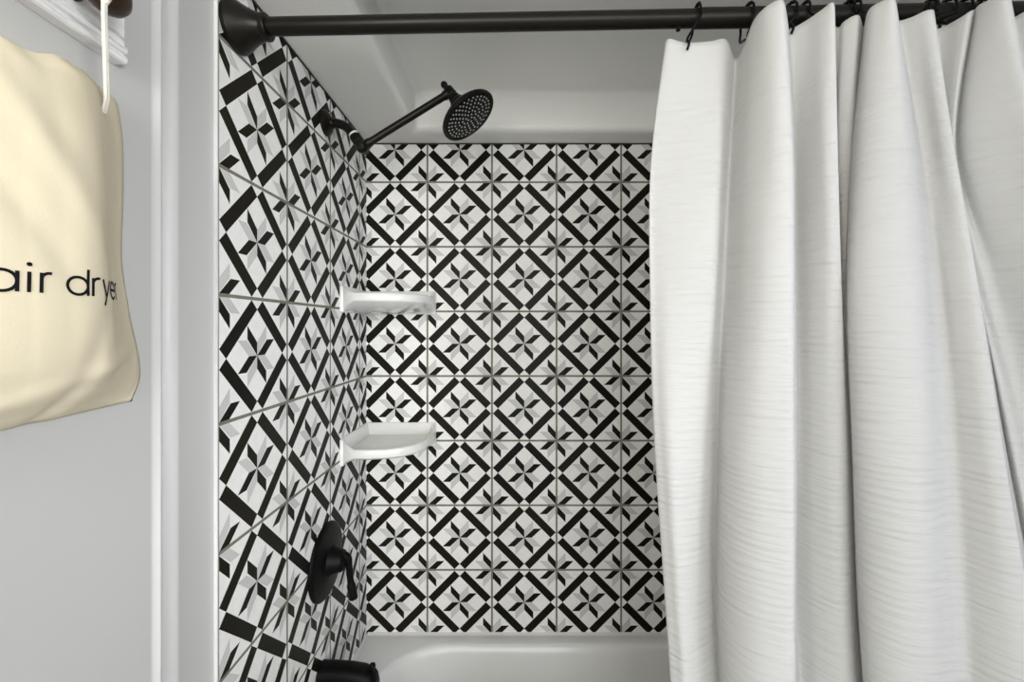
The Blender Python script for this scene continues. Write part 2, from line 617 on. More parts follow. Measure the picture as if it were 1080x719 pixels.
# ------------------------------------------------------------------ shower head on its long arm
SY = 1.037
sh = thing('overhead_shower', 'dark bronze round shower head on a long arm from the left wall', 'shower', (XL, SY, 1.902))
bm = bmesh.new()
lathe(bm, (XL + .0005, SY, 1.902), (1, 0, 0), [(0, .031), (.003, .031), (.006, .0285), (.013, .020), (.016, .0135), (.020, .0125), (.020, 0)], 36)
obj('wall_flange', bm, M['bronze'], sh, smooth=35)
J = V((-.3700, SY, 1.8440))
bm = bmesh.new()
tube(bm, catmull([(XL + .010, SY, 1.902), (XL + .030, SY, 1.9015), (XL + .052, SY, 1.892), (XL + .073, SY, 1.868), (XL + .083, SY, 1.853)], 6), .0108, 16)
obj('supply_pipe', bm, M['bronze'], sh, smooth=60)
bm = bmesh.new()
d0 = V((.55, 0, -.83))
lathe(bm, J - d0 * .032, d0, [(0, .0105), (.002, .0150), (.018, .0150), (.021, .0130), (.024, .0130)], 6)
obj('hex_nut', bm, M['bronze'], sh, smooth=25)
bm = bmesh.new()
bmesh.ops.create_uvsphere(bm, u_segments=24, v_segments=14, radius=.0155, matrix=Matrix.Translation(J))
lathe(bm, J - V((0, .026, 0)), (0, 1, 0), [(0, .008), (.002, .0105), (.010, .0105), (.042, .0105), (.050, .0105), (.052, .008)], 20)
obj('pivot_joint', bm, M['bronze'], sh, smooth=35)
bm = bmesh.new()
tube(bm, [J - d0 * .0385, J - d0 * .0345], .0125, 24)
o = obj('thread_tape_ring', bm, M['caulk'], sh, smooth=40)
o['label'] = 'white ring of thread tape'
nrm = V((.590, -.10, -.800)).normalized()
K = V((-.1535, SY - .004, 1.9750))              # swivel joint of the head
bm = bmesh.new()
ad = (K - J).normalized()
lathe(bm, J, ad, [(.008, .0085), (.016, .0105), (.022, .0105), (.026, .0090), ((K - J).length - .020, .0090), ((K - J).length - .016, .0110),
                  ((K - J).length - .004, .0110), ((K - J).length, .0095)], 20)
obj('extension_arm', bm, M['bronze'], sh, smooth=35)
bm = bmesh.new()
lathe(bm, K - nrm * .034, nrm, [(0, 0), (.0015, .0050), (.006, .0082), (.012, .0082), (.016, .0062), (.022, .0058), (.024, .0062)], 22)
obj('tightening_knob', bm, M['bronze'], sh, smooth=45)
bm = bmesh.new()
lathe(bm, K - nrm * .013, nrm, [(0, .007), (.003, .0125), (.022, .0135), (.024, .0120), (.028, .0120), (.030, .0145), (.036, .0145), (.038, .0120), (.038, 0)], 24)
obj('swivel_collar', bm, M['bronze'], sh, smooth=35)
HD = .0815                                      # joint to face
bm = bmesh.new()
lathe(bm, K, nrm, [(.022, .0120), (.026, .0170), (.034, .0215), (.041, .0225), (.045, .0200), (.050, .0290), (.056, .0470), (.063, .0610), (.069, .0690), (.073, .0725),
                   (.077, .0735), (HD - .001, .0725), (HD, .0705), (HD, .0690), (HD - .0030, .0670), (HD - .0035, 0)], 56)
obj('spray_bell', bm, M['bronze'], sh, smooth=30)
bm = bmesh.new()
lathe(bm, K, nrm, [(HD - .0045, .0655), (HD - .0020, .0655), (HD - .0015, .0645), (HD - .0015, 0)], 56, mat=0)
a_, b_ = frame_of(nrm)
fc = K + nrm * (HD - .0017)
for ring, (rr, cnt) in enumerate(((.009, 5), (.0195, 11), (.0300, 16), (.0405, 21), (.0505, 26), (.0590, 30))):
    for k in range(cnt):
        an = 2 * PI * (k + .5 * (ring % 2)) / cnt
        lathe(bm, fc + (a_ * math.cos(an) + b_ * math.sin(an)) * rr, nrm, [(0, .0022), (.0012, .0020), (.0020, .0012), (.0020, 0)], 8, mat=1)
obj('spray_face', bm, [M['black'], M['nozzle']], sh, smooth=35)

# ------------------------------------------------------------------ valve
VZ = EYE - .5700
vt = thing('shower_valve', 'black round shower valve with a curved lever on the left tiles', 'shower valve', (XL, SY, VZ))
bm = bmesh.new()
lathe(bm, (XL + .0005, SY, VZ), (1, 0, 0), [(0, .0900), (.003, .0900), (.007, .0870), (.010, .0800), (.012, .0560), (.016, .0400), (.017, 0)], 56)
obj('escutcheon', bm, M['black'], vt, smooth=35)
bm = bmesh.new()
lathe(bm, (XL + .014, SY, VZ), (1, 0, 0), [(0, .0370), (.004, .0350), (.012, .0300), (.022, .0260), (.028, .0255), (.033, .0220), (.036, .0140), (.037, 0)], 36)
obj('valve_hub', bm, M['black'], vt, smooth=40)
bm = bmesh.new()
hp = catmull([(XL + .034, SY, VZ + .004), (XL + .045, SY + .003, VZ + .009), (XL + .054, SY + .006, VZ + .001), (XL + .056, SY + .008, VZ - .025),
              (XL + .059, SY + .010, VZ - .060), (XL + .065, SY + .012, VZ - .100)], 6)
n = len(hp)
tube(bm, hp, [.0135 - .0055 * min(1, i / (n * .5)) + (.0025 if i > n * .8 else 0) for i in range(n)], 16)
obj('lever_handle', bm, M['black'], vt, smooth=60)

# ------------------------------------------------------------------ tub spout
ts = thing('tub_spout', 'black tub spout with a diverter knob low on the left tiles', 'tub spout', (XL, 1.012, .571))
bm = bmesh.new()
SZ = .571
secs = []
for x, zc, hw, hh in ((0, .000, .0270, .0270), (.004, .000, .0270, .0270), (.010, .000, .0262, .0265), (.030, .000, .0262, .0265), (.070, -.003, .0262, .0270),
                      (.102, -.008, .0258, .0270), (.122, -.013, .0240, .0250), (.132, -.020, .0205, .0210), (.137, -.028, .0140, .0140)):
    secs.append((x, zc, hw, hh))
rings = []
for x, zc, hw, hh in secs:
    ring = []
    for k in range(28):
        an = 2 * PI * k / 28
        ca, sa = math.cos(an), math.sin(an)
        e_ = .75
        ring.append(bm.verts.new((XL + x + .0005, 1.012 + hw * math.copysign(abs(ca) ** e_, ca), SZ + zc + hh * math.copysign(abs(sa) ** e_, sa))))
    rings.append(ring)
for A, B in zip(rings[:-1], rings[1:]):
    for k in range(28):
        bm.faces.new((A[k], A[(k + 1) % 28], B[(k + 1) % 28], B[k]))
bm.faces.new(rings[0][::-1]); bm.faces.new(rings[-1])
obj('spout_body', bm, M['black'], ts, smooth=50)
bm = bmesh.new()
lathe(bm, (XL + .124, 1.012, SZ + .004), (0, 0, 1), [(0, .0042), (.010, .0042), (.012, .0068), (.017, .0078), (.021, .0066), (.0235, .003), (.024, 0)], 20)
obj('diverter_knob', bm, M['black'], ts, smooth=45)
bm = bmesh.new()
lathe(bm, (XL + .114, 1.012, SZ - .026), (0, 0, -1), [(0, .0170), (.012, .0170), (.013, .0150), (.013, 0)], 24)
obj('spout_outlet', bm, M['black'], ts, smooth=40)

# ------------------------------------------------------------------ curtain rod
RY = .700
RZ0, RSL = EYE + .4975, .0190                    # height at the left wall and slope
def rod(x):
    return V((x, RY, RZ0 + (x - XL) * RSL))
rd = thing('shower_curtain_rod', 'dark bronze curtain rod across the top of the shower', 'curtain rod', (XL, RY, RZ0))
rdir = (rod(1) - rod(0)).normalized()
def flange(x, d, nm):
    bm = bmesh.new()
    seg = 8
    prof = [(0, .0400), (.006, .0400), (.008, .0385), (.012, .0370), (.020, .0315), (.030, .0258), (.040, .0218), (.047, .0200), (.048, .0208), (.054, .0208), (.056, .0190), (.056, .012)]
    lathe(bm, rod(x), (d, 0, 0), prof, 40)
    return obj(nm, bm, M['bronze'], rd, smooth=28)
flange(XL + .0006, 1, 'wall_flange')
flange(XR - .0006, -1, 'wall_flange')
JX = .300
bm = bmesh.new()
tube(bm, [rod(XL + .05), rod(JX + .05)], .0138, 32)
obj('inner_tube', bm, M['bronze'], rd, smooth=50)
bm = bmesh.new()
tube(bm, [rod(JX), rod(JX + .003), rod(XR - .05)], [.0145, .0152, .0152], 32)
obj('outer_tube', bm, M['bronze'], rd, smooth=50)
bm = bmesh.new()
p = rod(.2735)
lathe(bm, p - V((0, 0, .012)), (0, 0, -1), [(0, .003), (.0045, .003), (.005, .0036), (.0075, .0036), (.0085, .002), (.0085, 0)], 14)
obj('set_screw', bm, M['bronze'], rd, smooth=40)

# ------------------------------------------------------------------ curtain
# control columns of the hanging cloth: heading, four heights below it, hem
CURTAIN = [
 [(0.2621,0.7000,1.8674), (0.2392,0.7020,1.6700), (0.2370,0.7000,1.4650), (0.2426,0.6980,1.2200), (0.2676,0.6980,0.9000), (0.2764,0.6307,0.5000), (0.2814,0.6267,0.2400)],
 [(0.2498,0.6920,1.8636), (0.2272,0.6940,1.6700), (0.2250,0.6920,1.4650), (0.2305,0.6900,1.2200), (0.2522,0.6900,0.9000), (0.2598,0.6254,0.5000), (0.2641,0.6214,0.2400)],
 [(0.2530,0.6840,1.8675), (0.2343,0.6920,1.6700), (0.2317,0.6890,1.4650), (0.2370,0.6820,1.2200), (0.2592,0.6800,0.9000), (0.2670,0.6188,0.5000), (0.2714,0.6148,0.2400)],
 [(0.2760,0.6800,1.8586), (0.2577,0.6840,1.6700), (0.2512,0.6790,1.4650), (0.2524,0.6700,1.2200), (0.2719,0.6700,0.9000), (0.2787,0.6122,0.5000), (0.2826,0.6082,0.2400)],
 [(0.3147,0.6780,1.8588), (0.2968,0.6720,1.6700), (0.2916,0.6670,1.4650), (0.2904,0.6710,1.2200), (0.3004,0.6800,0.9000), (0.3039,0.6188,0.5000), (0.3059,0.6148,0.2400)],
 [(0.3420,0.6780,1.8618), (0.3250,0.6680,1.6700), (0.3161,0.6650,1.4650), (0.3156,0.6800,1.2200), (0.3243,0.6920,0.9000), (0.3273,0.6267,0.5000), (0.3290,0.6227,0.2400)],
 [(0.3688,0.7000,1.8470), (0.3527,0.6900,1.6700), (0.3395,0.6820,1.4650), (0.3351,0.6920,1.2200), (0.3360,0.6970,0.9000), (0.3363,0.6300,0.5000), (0.3365,0.6260,0.2400)],
 [(0.3691,0.6720,1.8547), (0.3550,0.6680,1.6700), (0.3439,0.6640,1.4650), (0.3290,0.6580,1.2200), (0.3251,0.6560,0.9000), (0.3237,0.6030,0.5000), (0.3229,0.5990,0.2400)],
 [(0.3645,0.6400,1.8646), (0.3551,0.6360,1.6700), (0.3461,0.6300,1.4650), (0.3351,0.6280,1.2200), (0.3281,0.6280,0.9000), (0.3256,0.5845,0.5000), (0.3242,0.5805,0.2400)],
 [(0.3648,0.6140,1.8637), (0.3636,0.6120,1.6700), (0.3587,0.6060,1.4650), (0.3519,0.6060,1.2200), (0.3453,0.6040,0.9000), (0.3430,0.5686,0.5000), (0.3417,0.5646,0.2400)],
 [(0.3740,0.6000,1.8639), (0.3754,0.5980,1.6700), (0.3769,0.5940,1.4650), (0.3756,0.5940,1.2200), (0.3703,0.5920,0.9000), (0.3685,0.5607,0.5000), (0.3674,0.5567,0.2400)],
 [(0.3821,0.5980,1.8623), (0.3902,0.5960,1.6700), (0.3902,0.5920,1.4650), (0.3902,0.5920,1.2200), (0.3876,0.5900,0.9000), (0.3867,0.5594,0.5000), (0.3861,0.5554,0.2400)],
 [(0.3952,0.6120,1.8580), (0.4008,0.6060,1.6700), (0.4009,0.6020,1.4650), (0.4009,0.6020,1.2200), (0.3996,0.6000,0.9000), (0.3991,0.5660,0.5000), (0.3988,0.5620,0.2400)],
 [(0.4122,0.6340,1.8546), (0.4262,0.6400,1.6700), (0.4276,0.6400,1.4650), (0.4276,0.6400,1.2200), (0.4277,0.6380,0.9000), (0.4278,0.5911,0.5000), (0.4278,0.5871,0.2400)],
 [(0.4243,0.6480,1.8574), (0.4437,0.6640,1.6700), (0.4478,0.6680,1.4650), (0.4493,0.6680,1.2200), (0.4508,0.6680,0.9000), (0.4513,0.6109,0.5000), (0.4516,0.6069,0.2400)],
 [(0.4393,0.6340,1.8603), (0.4477,0.6400,1.6700), (0.4520,0.6420,1.4650), (0.4577,0.6440,1.2200), (0.4635,0.6440,0.9000), (0.4655,0.5950,0.5000), (0.4667,0.5910,0.2400)],
 [(0.4460,0.6120,1.8594), (0.4502,0.6140,1.6700), (0.4600,0.6180,1.4650), (0.4700,0.6220,1.2200), (0.4813,0.6240,0.9000), (0.4852,0.5818,0.5000), (0.4875,0.5778,0.2400)],
 [(0.4520,0.6000,1.8612), (0.4606,0.6060,1.6700), (0.4719,0.6100,1.4650), (0.4864,0.6180,1.2200), (0.5009,0.6240,0.9000), (0.5060,0.5818,0.5000), (0.5089,0.5778,0.2400)],
 [(0.4591,0.6040,1.8575), (0.4678,0.6100,1.6700), (0.4806,0.6160,1.4650), (0.4983,0.6260,1.2200), (0.5160,0.6340,0.9000), (0.5222,0.5884,0.5000), (0.5258,0.5844,0.2400)],
 [(0.4789,0.6300,1.8546), (0.4846,0.6320,1.6700), (0.4978,0.6380,1.4650), (0.5156,0.6460,1.2200), (0.5320,0.6500,0.9000), (0.5377,0.5990,0.5000), (0.5409,0.5950,0.2400)],
 [(0.4939,0.6460,1.8589), (0.5000,0.6520,1.6700), (0.5104,0.6560,1.4650), (0.5268,0.6600,1.2200), (0.5449,0.6640,0.9000), (0.5512,0.6082,0.5000), (0.5548,0.6042,0.2400)],
 [(0.4982,0.6440,1.8589), (0.5015,0.6540,1.6700), (0.5120,0.6600,1.4650), (0.5285,0.6640,1.2200), (0.5482,0.6680,0.9000), (0.5551,0.6109,0.5000), (0.5590,0.6069,0.2400)],
 [(0.4961,0.6340,1.8589), (0.4998,0.6480,1.6700), (0.5119,0.6580,1.4650), (0.5300,0.6640,1.2200), (0.5489,0.6680,0.9000), (0.5555,0.6109,0.5000), (0.5593,0.6069,0.2400)],
 [(0.5023,0.6240,1.8600), (0.5037,0.6400,1.6700), (0.5118,0.6540,1.4650), (0.5292,0.6620,1.2200), (0.5480,0.6660,0.9000), (0.5546,0.6096,0.5000), (0.5584,0.6056,0.2400)],
 [(0.5090,0.6220,1.8586), (0.5107,0.6380,1.6700), (0.5117,0.6520,1.4650), (0.5283,0.6600,1.2200), (0.5464,0.6640,0.9000), (0.5527,0.6082,0.5000), (0.5563,0.6042,0.2400)],
 [(0.5264,0.6380,1.8575), (0.5193,0.6460,1.6700), (0.5117,0.6520,1.4650), (0.5243,0.6550,1.2200), (0.5414,0.6580,0.9000), (0.5475,0.6043,0.5000), (0.5509,0.6003,0.2400)],
 [(0.5387,0.6520,1.8558), (0.5217,0.6500,1.6700), (0.5038,0.6420,1.4650), (0.5139,0.6420,1.2200), (0.5283,0.6420,0.9000), (0.5333,0.5937,0.5000), (0.5362,0.5897,0.2400)],
 [(0.5324,0.6400,1.8589), (0.5089,0.6340,1.6700), (0.4877,0.6180,1.4650), (0.4891,0.6060,1.2200), (0.5008,0.6020,0.9000), (0.5048,0.5673,0.5000), (0.5072,0.5633,0.2400)],
 [(0.5109,0.6060,1.8563), (0.4989,0.6080,1.6700), (0.4821,0.5940,1.4650), (0.4858,0.5840,1.2200), (0.4994,0.5800,0.9000), (0.5041,0.5528,0.5000), (0.5068,0.5488,0.2400)],
 [(0.5142,0.5880,1.8546), (0.5076,0.5880,1.6700), (0.4955,0.5740,1.4650), (0.5020,0.5640,1.2200), (0.5161,0.5600,0.9000), (0.5210,0.5396,0.5000), (0.5238,0.5356,0.2400)],
 [(0.5202,0.5800,1.8536), (0.5282,0.5760,1.6700), (0.5229,0.5620,1.4650), (0.5282,0.5530,1.2200), (0.5414,0.5500,0.9000), (0.5460,0.5330,0.5000), (0.5486,0.5290,0.2400)],
 [(0.5308,0.5860,1.8491), (0.5507,0.5820,1.6700), (0.5482,0.5660,1.4650), (0.5510,0.5560,1.2200), (0.5656,0.5520,0.9000), (0.5707,0.5343,0.5000), (0.5736,0.5303,0.2400)],
 [(0.5571,0.6120,1.8471), (0.5731,0.6000,1.6700), (0.5702,0.5780,1.4650), (0.5741,0.5640,1.2200), (0.5847,0.5560,0.9000), (0.5884,0.5370,0.5000), (0.5905,0.5330,0.2400)],
 [(0.5690,0.6220,1.8516), (0.5867,0.6100,1.6700), (0.5879,0.5840,1.4650), (0.5927,0.5660,1.2200), (0.6021,0.5560,0.9000), (0.6054,0.5370,0.5000), (0.6073,0.5330,0.2400)],
 [(0.5758,0.6100,1.8483), (0.5939,0.6020,1.6700), (0.5912,0.5720,1.4650), (0.5990,0.5520,1.2200), (0.6116,0.5380,0.9000), (0.6160,0.5251,0.5000), (0.6185,0.5211,0.2400)],
 [(0.5819,0.5980,1.8476), (0.5946,0.5880,1.6700), (0.5964,0.5600,1.4650), (0.6056,0.5380,1.2200), (0.6262,0.5220,0.9000), (0.6334,0.5145,0.5000), (0.6375,0.5105,0.2400)],
 [(0.5887,0.5940,1.8466), (0.6003,0.5820,1.6700), (0.6037,0.5540,1.4650), (0.6167,0.5320,1.2200), (0.6442,0.5140,0.9000), (0.6539,0.5092,0.5000), (0.6594,0.5052,0.2400)],
 [(0.5993,0.6020,1.8479), (0.6098,0.5880,1.6700), (0.6140,0.5600,1.4650), (0.6273,0.5380,1.2200), (0.6576,0.5200,0.9000), (0.6682,0.5132,0.5000), (0.6743,0.5092,0.2400)],
 [(0.6312,0.6340,1.8518), (0.6512,0.6280,1.6700), (0.6644,0.6060,1.4650), (0.6832,0.5860,1.2200), (0.7208,0.5700,0.9000), (0.7340,0.5462,0.5000), (0.7415,0.5422,0.2400)],
 [(0.6460,0.6460,1.8560), (0.6630,0.6400,1.6700), (0.6893,0.6300,1.4650), (0.7173,0.6140,1.2200), (0.7576,0.5980,0.9000), (0.7717,0.5647,0.5000), (0.7797,0.5607,0.2400)],
 [(0.6517,0.6360,1.8546), (0.6588,0.6360,1.6700), (0.6790,0.6180,1.4650), (0.7117,0.6000,1.2200), (0.7529,0.5840,0.9000), (0.7674,0.5554,0.5000), (0.7756,0.5514,0.2400)],
 [(0.6533,0.6160,1.8527), (0.6582,0.6340,1.6700), (0.6817,0.6180,1.4650), (0.7200,0.5980,1.2200), (0.7634,0.5820,0.9000), (0.7786,0.5541,0.5000), (0.7872,0.5501,0.2400)],
 [(0.6584,0.6080,1.8557), (0.6603,0.6320,1.6700), (0.6847,0.6120,1.4650), (0.7261,0.5920,1.2200), (0.7710,0.5760,0.9000), (0.7867,0.5502,0.5000), (0.7957,0.5462,0.2400)],
 [(0.6740,0.6160,1.8645), (0.6744,0.6400,1.6700), (0.6939,0.6080,1.4650), (0.7343,0.5880,1.2200), (0.7810,0.5720,0.9000), (0.7974,0.5475,0.5000), (0.8067,0.5435,0.2400)],
 [(0.6632,0.6000,1.8591), (0.6687,0.6200,1.6700), (0.6989,0.5960,1.4650), (0.7400,0.5780,1.2200), (0.7876,0.5620,0.9000), (0.8042,0.5409,0.5000), (0.8137,0.5369,0.2400)],
 [(0.6622,0.5780,1.8533), (0.6869,0.5880,1.6700), (0.7067,0.5720,1.4650), (0.7442,0.5560,1.2200), (0.7887,0.5420,0.9000), (0.8043,0.5277,0.5000), (0.8131,0.5237,0.2400)],
 [(0.6695,0.5720,1.8525), (0.6991,0.5700,1.6700), (0.7191,0.5520,1.4650), (0.7535,0.5360,1.2200), (0.7970,0.5220,0.9000), (0.8123,0.5145,0.5000), (0.8210,0.5105,0.2400)],
 [(0.6851,0.5820,1.8512), (0.7129,0.5760,1.6700), (0.7332,0.5580,1.4650), (0.7680,0.5420,1.2200), (0.8133,0.5280,0.9000), (0.8292,0.5185,0.5000), (0.8382,0.5145,0.2400)],
 [(0.7180,0.6100,1.8538), (0.7476,0.6040,1.6700), (0.7699,0.5860,1.4650), (0.8077,0.5700,1.2200), (0.8564,0.5560,0.9000), (0.8735,0.5370,0.5000), (0.8832,0.5330,0.2400)],
 [(0.7421,0.6280,1.8602), (0.7726,0.6220,1.6700), (0.7977,0.6040,1.4650), (0.8372,0.5880,1.2200), (0.8862,0.5720,0.9000), (0.9034,0.5475,0.5000), (0.9132,0.5435,0.2400)],
 [(0.7465,0.6120,1.8608), (0.7799,0.6060,1.6700), (0.8029,0.5880,1.4650), (0.8400,0.5720,1.2200), (0.8889,0.5560,0.9000), (0.9059,0.5370,0.5000), (0.9157,0.5330,0.2400)],
 [(0.7553,0.5920,1.8590), (0.7882,0.5820,1.6700), (0.8135,0.5660,1.4650), (0.8497,0.5500,1.2200), (0.8968,0.5340,0.9000), (0.9133,0.5224,0.5000), (0.9227,0.5184,0.2400)],
 [(0.7765,0.5860,1.8583), (0.8095,0.5740,1.6700), (0.8340,0.5560,1.4650), (0.8705,0.5400,1.2200), (0.9176,0.5240,0.9000), (0.9341,0.5158,0.5000), (0.9435,0.5118,0.2400)],
 [(0.8165,0.6100,1.8593), (0.8570,0.6000,1.6700), (0.8804,0.5800,1.4650), (0.9193,0.5640,1.2200), (0.9694,0.5480,0.9000), (0.9870,0.5317,0.5000), (0.9970,0.5277,0.2400)],
 [(0.8624,0.6400,1.8704), (0.9083,0.6300,1.6700), (0.9341,0.6100,1.4650), (0.9697,0.5900,1.2200), (1.0232,0.5740,0.9000), (1.0419,0.5488,0.5000), (1.0526,0.5448,0.2400)],
 [(0.8603,0.6100,1.8647), (0.9027,0.6000,1.6700), (0.9272,0.5800,1.4650), (0.9605,0.5600,1.2200), (1.0112,0.5440,0.9000), (1.0289,0.5290,0.5000), (1.0390,0.5250,0.2400)],
 [(0.8777,0.5940,1.8632), (0.9155,0.5800,1.6700), (0.9404,0.5600,1.4650), (0.9735,0.5400,1.2200), (1.0233,0.5240,0.9000), (1.0408,0.5158,0.5000), (1.0508,0.5118,0.2400)],
]

def curtain():
    cols = []
    NV = 96
    hs = None
    # dense columns
    n = len(CURTAIN)
    lev = 7
    SUB = 7
    dense = []                                    # [level][k] -> Vector
    for L in range(lev):
        dense.append(catmull([CURTAIN[i][L] for i in range(n)], SUB))
    nc = len(dense[0])
    # cloth length across, taken at mid height
    su = [0.0]
    for k in range(1, nc):
        su.append(su[-1] + (dense[2][k] - dense[2][k - 1]).length)
    bm = bmesh.new()
    uvl = bm.loops.layers.uv.new('cloth')
    grid = []
    tv = [0.0]
    zs = [1.86, 1.67, 1.465, 1.22, .90, .50, .24]
    for i in range(1, lev):
        tv.append((zs[0] - zs[i]))
    rnd = random.Random(7)
    wv = [(rnd.uniform(20, 60), rnd.uniform(2, 9), rnd.uniform(0, 6.28), rnd.uniform(.0004, .0011)) for _ in range(7)]
    for k in range(nc):
        col = []
        xs = [dense[L][k].x for L in range(lev)]
        ys = [dense[L][k].y for L in range(lev)]
        zz = [dense[L][k].z for L in range(lev)]
        for r in range(NV + 1):
            t = tv[-1] * (r / NV)
            x, y, z = interp(tv, xs, t), interp(tv, ys, t), interp(tv, zz, t)
            f = min(1, t / .3)
            for (fu, fv, ph, am) in wv:           # soft hang of the cloth
                y += f * am * math.sin(fu * su[k] + fv * t + ph)
            col.append(bm.verts.new((x, y, z)))
        grid.append(col)
    for k in range(nc - 1):
        for r in range(NV):
            f = bm.faces.new((grid[k][r], grid[k + 1][r], grid[k + 1][r + 1], grid[k][r + 1]))
            for lp, (kk, rr) in zip(f.loops, ((k, r), (k + 1, r), (k + 1, r + 1), (k, r + 1))):
                lp[uvl].uv = (su[kk], tv[-1] * rr / NV)
    o = obj('shower_curtain', bm, M['curtain'], None, smooth=180)
    md = o.modifiers.new('thickness', 'SOLIDIFY')
    md.thickness = .0012
    md.offset = 0
    return tag(o, 'white crinkled cotton shower curtain gathered in folds at the right', 'curtain'), dense[0], su
cur, head, su_head = curtain()
def head_at(x0, ymax=None):
    """point of the heading whose x is nearest, front-most cloth first"""
    return min(head, key=lambda p: abs(p.x - x0) + .25 * p.y)

# ------------------------------------------------------------------ curtain hooks
def hook(xr, hole, label, lean=0.0):
    """wire loop over the rod, tail through the heading at hole"""
    t = thing('curtain_hook', label, 'curtain hook', rod(xr), 'black curtain hooks')
    c = rod(xr)
    hole = V(hole)
    rr = .0205
    side = V((lean, 0, 0))
    pts = [hole + V((-.002, -.006, -.014)), hole + V((.0005, -.007, -.004)), hole + V((.001, .001, .008))]
    mid = c + V((lean * .5, -rr * .99, -.010))
    pts += [(pts[-1] * .5 + mid * .5) + V((0, -.001, 0)), mid]
    for k in range(1, 8):
        an = PI - k * PI / 8
        pts.append(c + V((lean * .5 * math.cos(an) * -1, rr * math.cos(an), rr * math.sin(an) * .93)))
    back = c + V((-lean * .3, rr * .95, -.012))
    pts += [back, back * .55 + hole * .45 + V((0, .010, -.004)), hole + V((.001, .007, .006)), hole + V((.0005, .005, -.008))]
    bm = bmesh.new()
    tube(bm, catmull(pts, 4), .0019, 8)
    obj('wire_loop', bm, M['black'], t, smooth=60)
    bm = bmesh.new()
    for k in range(5):
        an = PI * (.30 + .1 * k)
        q = c + V((-lean * .5 * math.cos(an), rr * math.cos(an), rr * math.sin(an) * .93))
        bmesh.ops.create_uvsphere(bm, u_segments=10, v_segments=8, radius=.0031, matrix=Matrix.Translation(q))
    obj('roller_beads', bm, M['black'], t, smooth=60)
    return t
HOOKS = [
 (.3040, (.2790, .678, 1.8560), 'black wire curtain hook with a bare loop above the fold at the curtain edge', -.004),
 (.3875, (.3700, .668, 1.8540), 'black curtain hook seen edge-on in the valley beside the first tall bright fold', .001),
 (.4560, (.4260, .650, 1.8620), 'black curtain hook tucked against the far edge of the first tall bright fold', .003),
 (.4800, (.4700, .640, 1.8640), 'black curtain hook above the low slope of the third fold', -.003),
 (.5500, (.5280, .634, 1.8660), 'black curtain hook above the small narrow pleat, the first of a close pair', .001),
 (.5600, (.5400, .634, 1.8660), 'black curtain hook above the small narrow pleat, the second of a close pair', .001),
 (.6840, (.6080, .612, 1.8700), 'black curtain hook over the corner of the sloping fold past the wide one', -.003),
 (.7130, (.6300, .660, 1.8650), 'thick black curtain hook bare on the rod in the last open gap', .002),
 (.7420, (.6640, .652, 1.8660), 'black curtain hook bunched in the last gap, just before the bronze rod is hidden', -.004),
 (.7700, (.6820, .612, 1.8700), 'black curtain hook behind the last tall fold, mostly hidden by the cloth', .004),
]
for xr, hl, lab, ln in HOOKS:
    hook(xr, hl, lab, ln)

# ------------------------------------------------------------------ hook rail on the left wall
XW = XL - .0018                                   # painted face
HR0, HR1, HRE, HRN = 1.7050, 1.8300, .4900, -.10
hr = thing('hook_rail', 'whitewashed moulded board with a dark knob on the left wall', 'hook rail', (XW, .30, HR0))
bm = bmesh.new()
prof = [(.0005, 0), (.0125, 0), (.0150, .0015), (.0160, .0045), (.0150, .0080), (.0115, .0095), (.0115, .0110), (.0150, .0125), (.0165, .0155), (.0150, .0185),
        (.0120, .0200), (.0120, .1040), (.0150, .1060), (.0165, .1095), (.0150, .1150), (.0150, .1230), (.0125, .1250), (.0005, .1250)]
extrude_profile(bm, prof, (XW, HRN, HR0), (XW, HRE, HR0), (1, 0, 0), (0, 0, 1))
bmesh.ops.recalc_face_normals(bm, faces=bm.faces[:])
obj('board', bm, M['washed'], hr, smooth=20)
KY, KZ = .4320, 1.7450
bm = bmesh.new()
lathe(bm, (XW + .0115, KY, KZ), (1, 0, 0), [(0, .0095), (.003, .0095), (.006, .0075), (.016, .0075), (.020, .0110), (.024, .0175), (.030, .0220), (.037, .0235), (.043, .0215), (.048, .0155), (.051, .0080), (.052, 0)], 36)
obj('knob', bm, M['knob'], hr, smooth=60)

# ------------------------------------------------------------------ hair dryer bag
BZ0, BZ1 = 1.3120, 1.6460
YL = .2650
def bag_right(v):
    return interp([0, .06, .12, .3, .5, .7, .85, .93, .97, 1.0], [.508, .517, .5190, .505, .494, .496, .496, .492, .486, .468], v)
ENV = ([0, .02, .07, .16, .3, .6, .8, .9, .96, 1.0], [.12, .30, .62, .90, 1.02, 1.0, .92, .84, .74, .58])
def bag_t(y, z):
    v = (z - BZ0) / (BZ1 - BZ0)
    yr = bag_right(v)
    q = max(0, min(1, (y - YL) / (yr - YL)))
    base = interp([0, .08, .22, .38, .49, .575, .645, .74, .86, .95, 1.0], [.006, .020, .040, .054, .060, .0625, .059, .044, .025, .013, .004], q)
    e = interp(ENV[0], ENV[1], v)
    t = base * e
    m = math.sin(PI * q) ** .8
    # creases: a soft hollow from the left shoulder, pull lines under the heading, slack folds at the foot
    t += m * .0040 * math.exp(-(((y - .345) + .55 * (z - 1.60)) / .016) ** 2) * min(1, max(0, (v - .35) * 3))
    t -= m * .0035 * math.exp(-(((y - .318) + .62 * (z - 1.555)) / .014) ** 2) * min(1, max(0, (v - .30) * 3))
    t -= m * .0050 * math.exp(-(((y - .415) - .20 * (z - 1.40)) / .011) ** 2) * max(0, 1 - v * 2.2)
    t += m * .0040 * math.exp(-((z - 1.350 - .30 * (y - .40)) / .010) ** 2)
    t += m * .0020 * math.sin(95 * y + 30 * z) * max(0, (v - .80) * 5)
    return max(.003, t)
def bag_top(y):
    return .0026 * math.sin(62 * y + .6) + .0018 * math.sin(131 * y) + .25 * (y - .365)
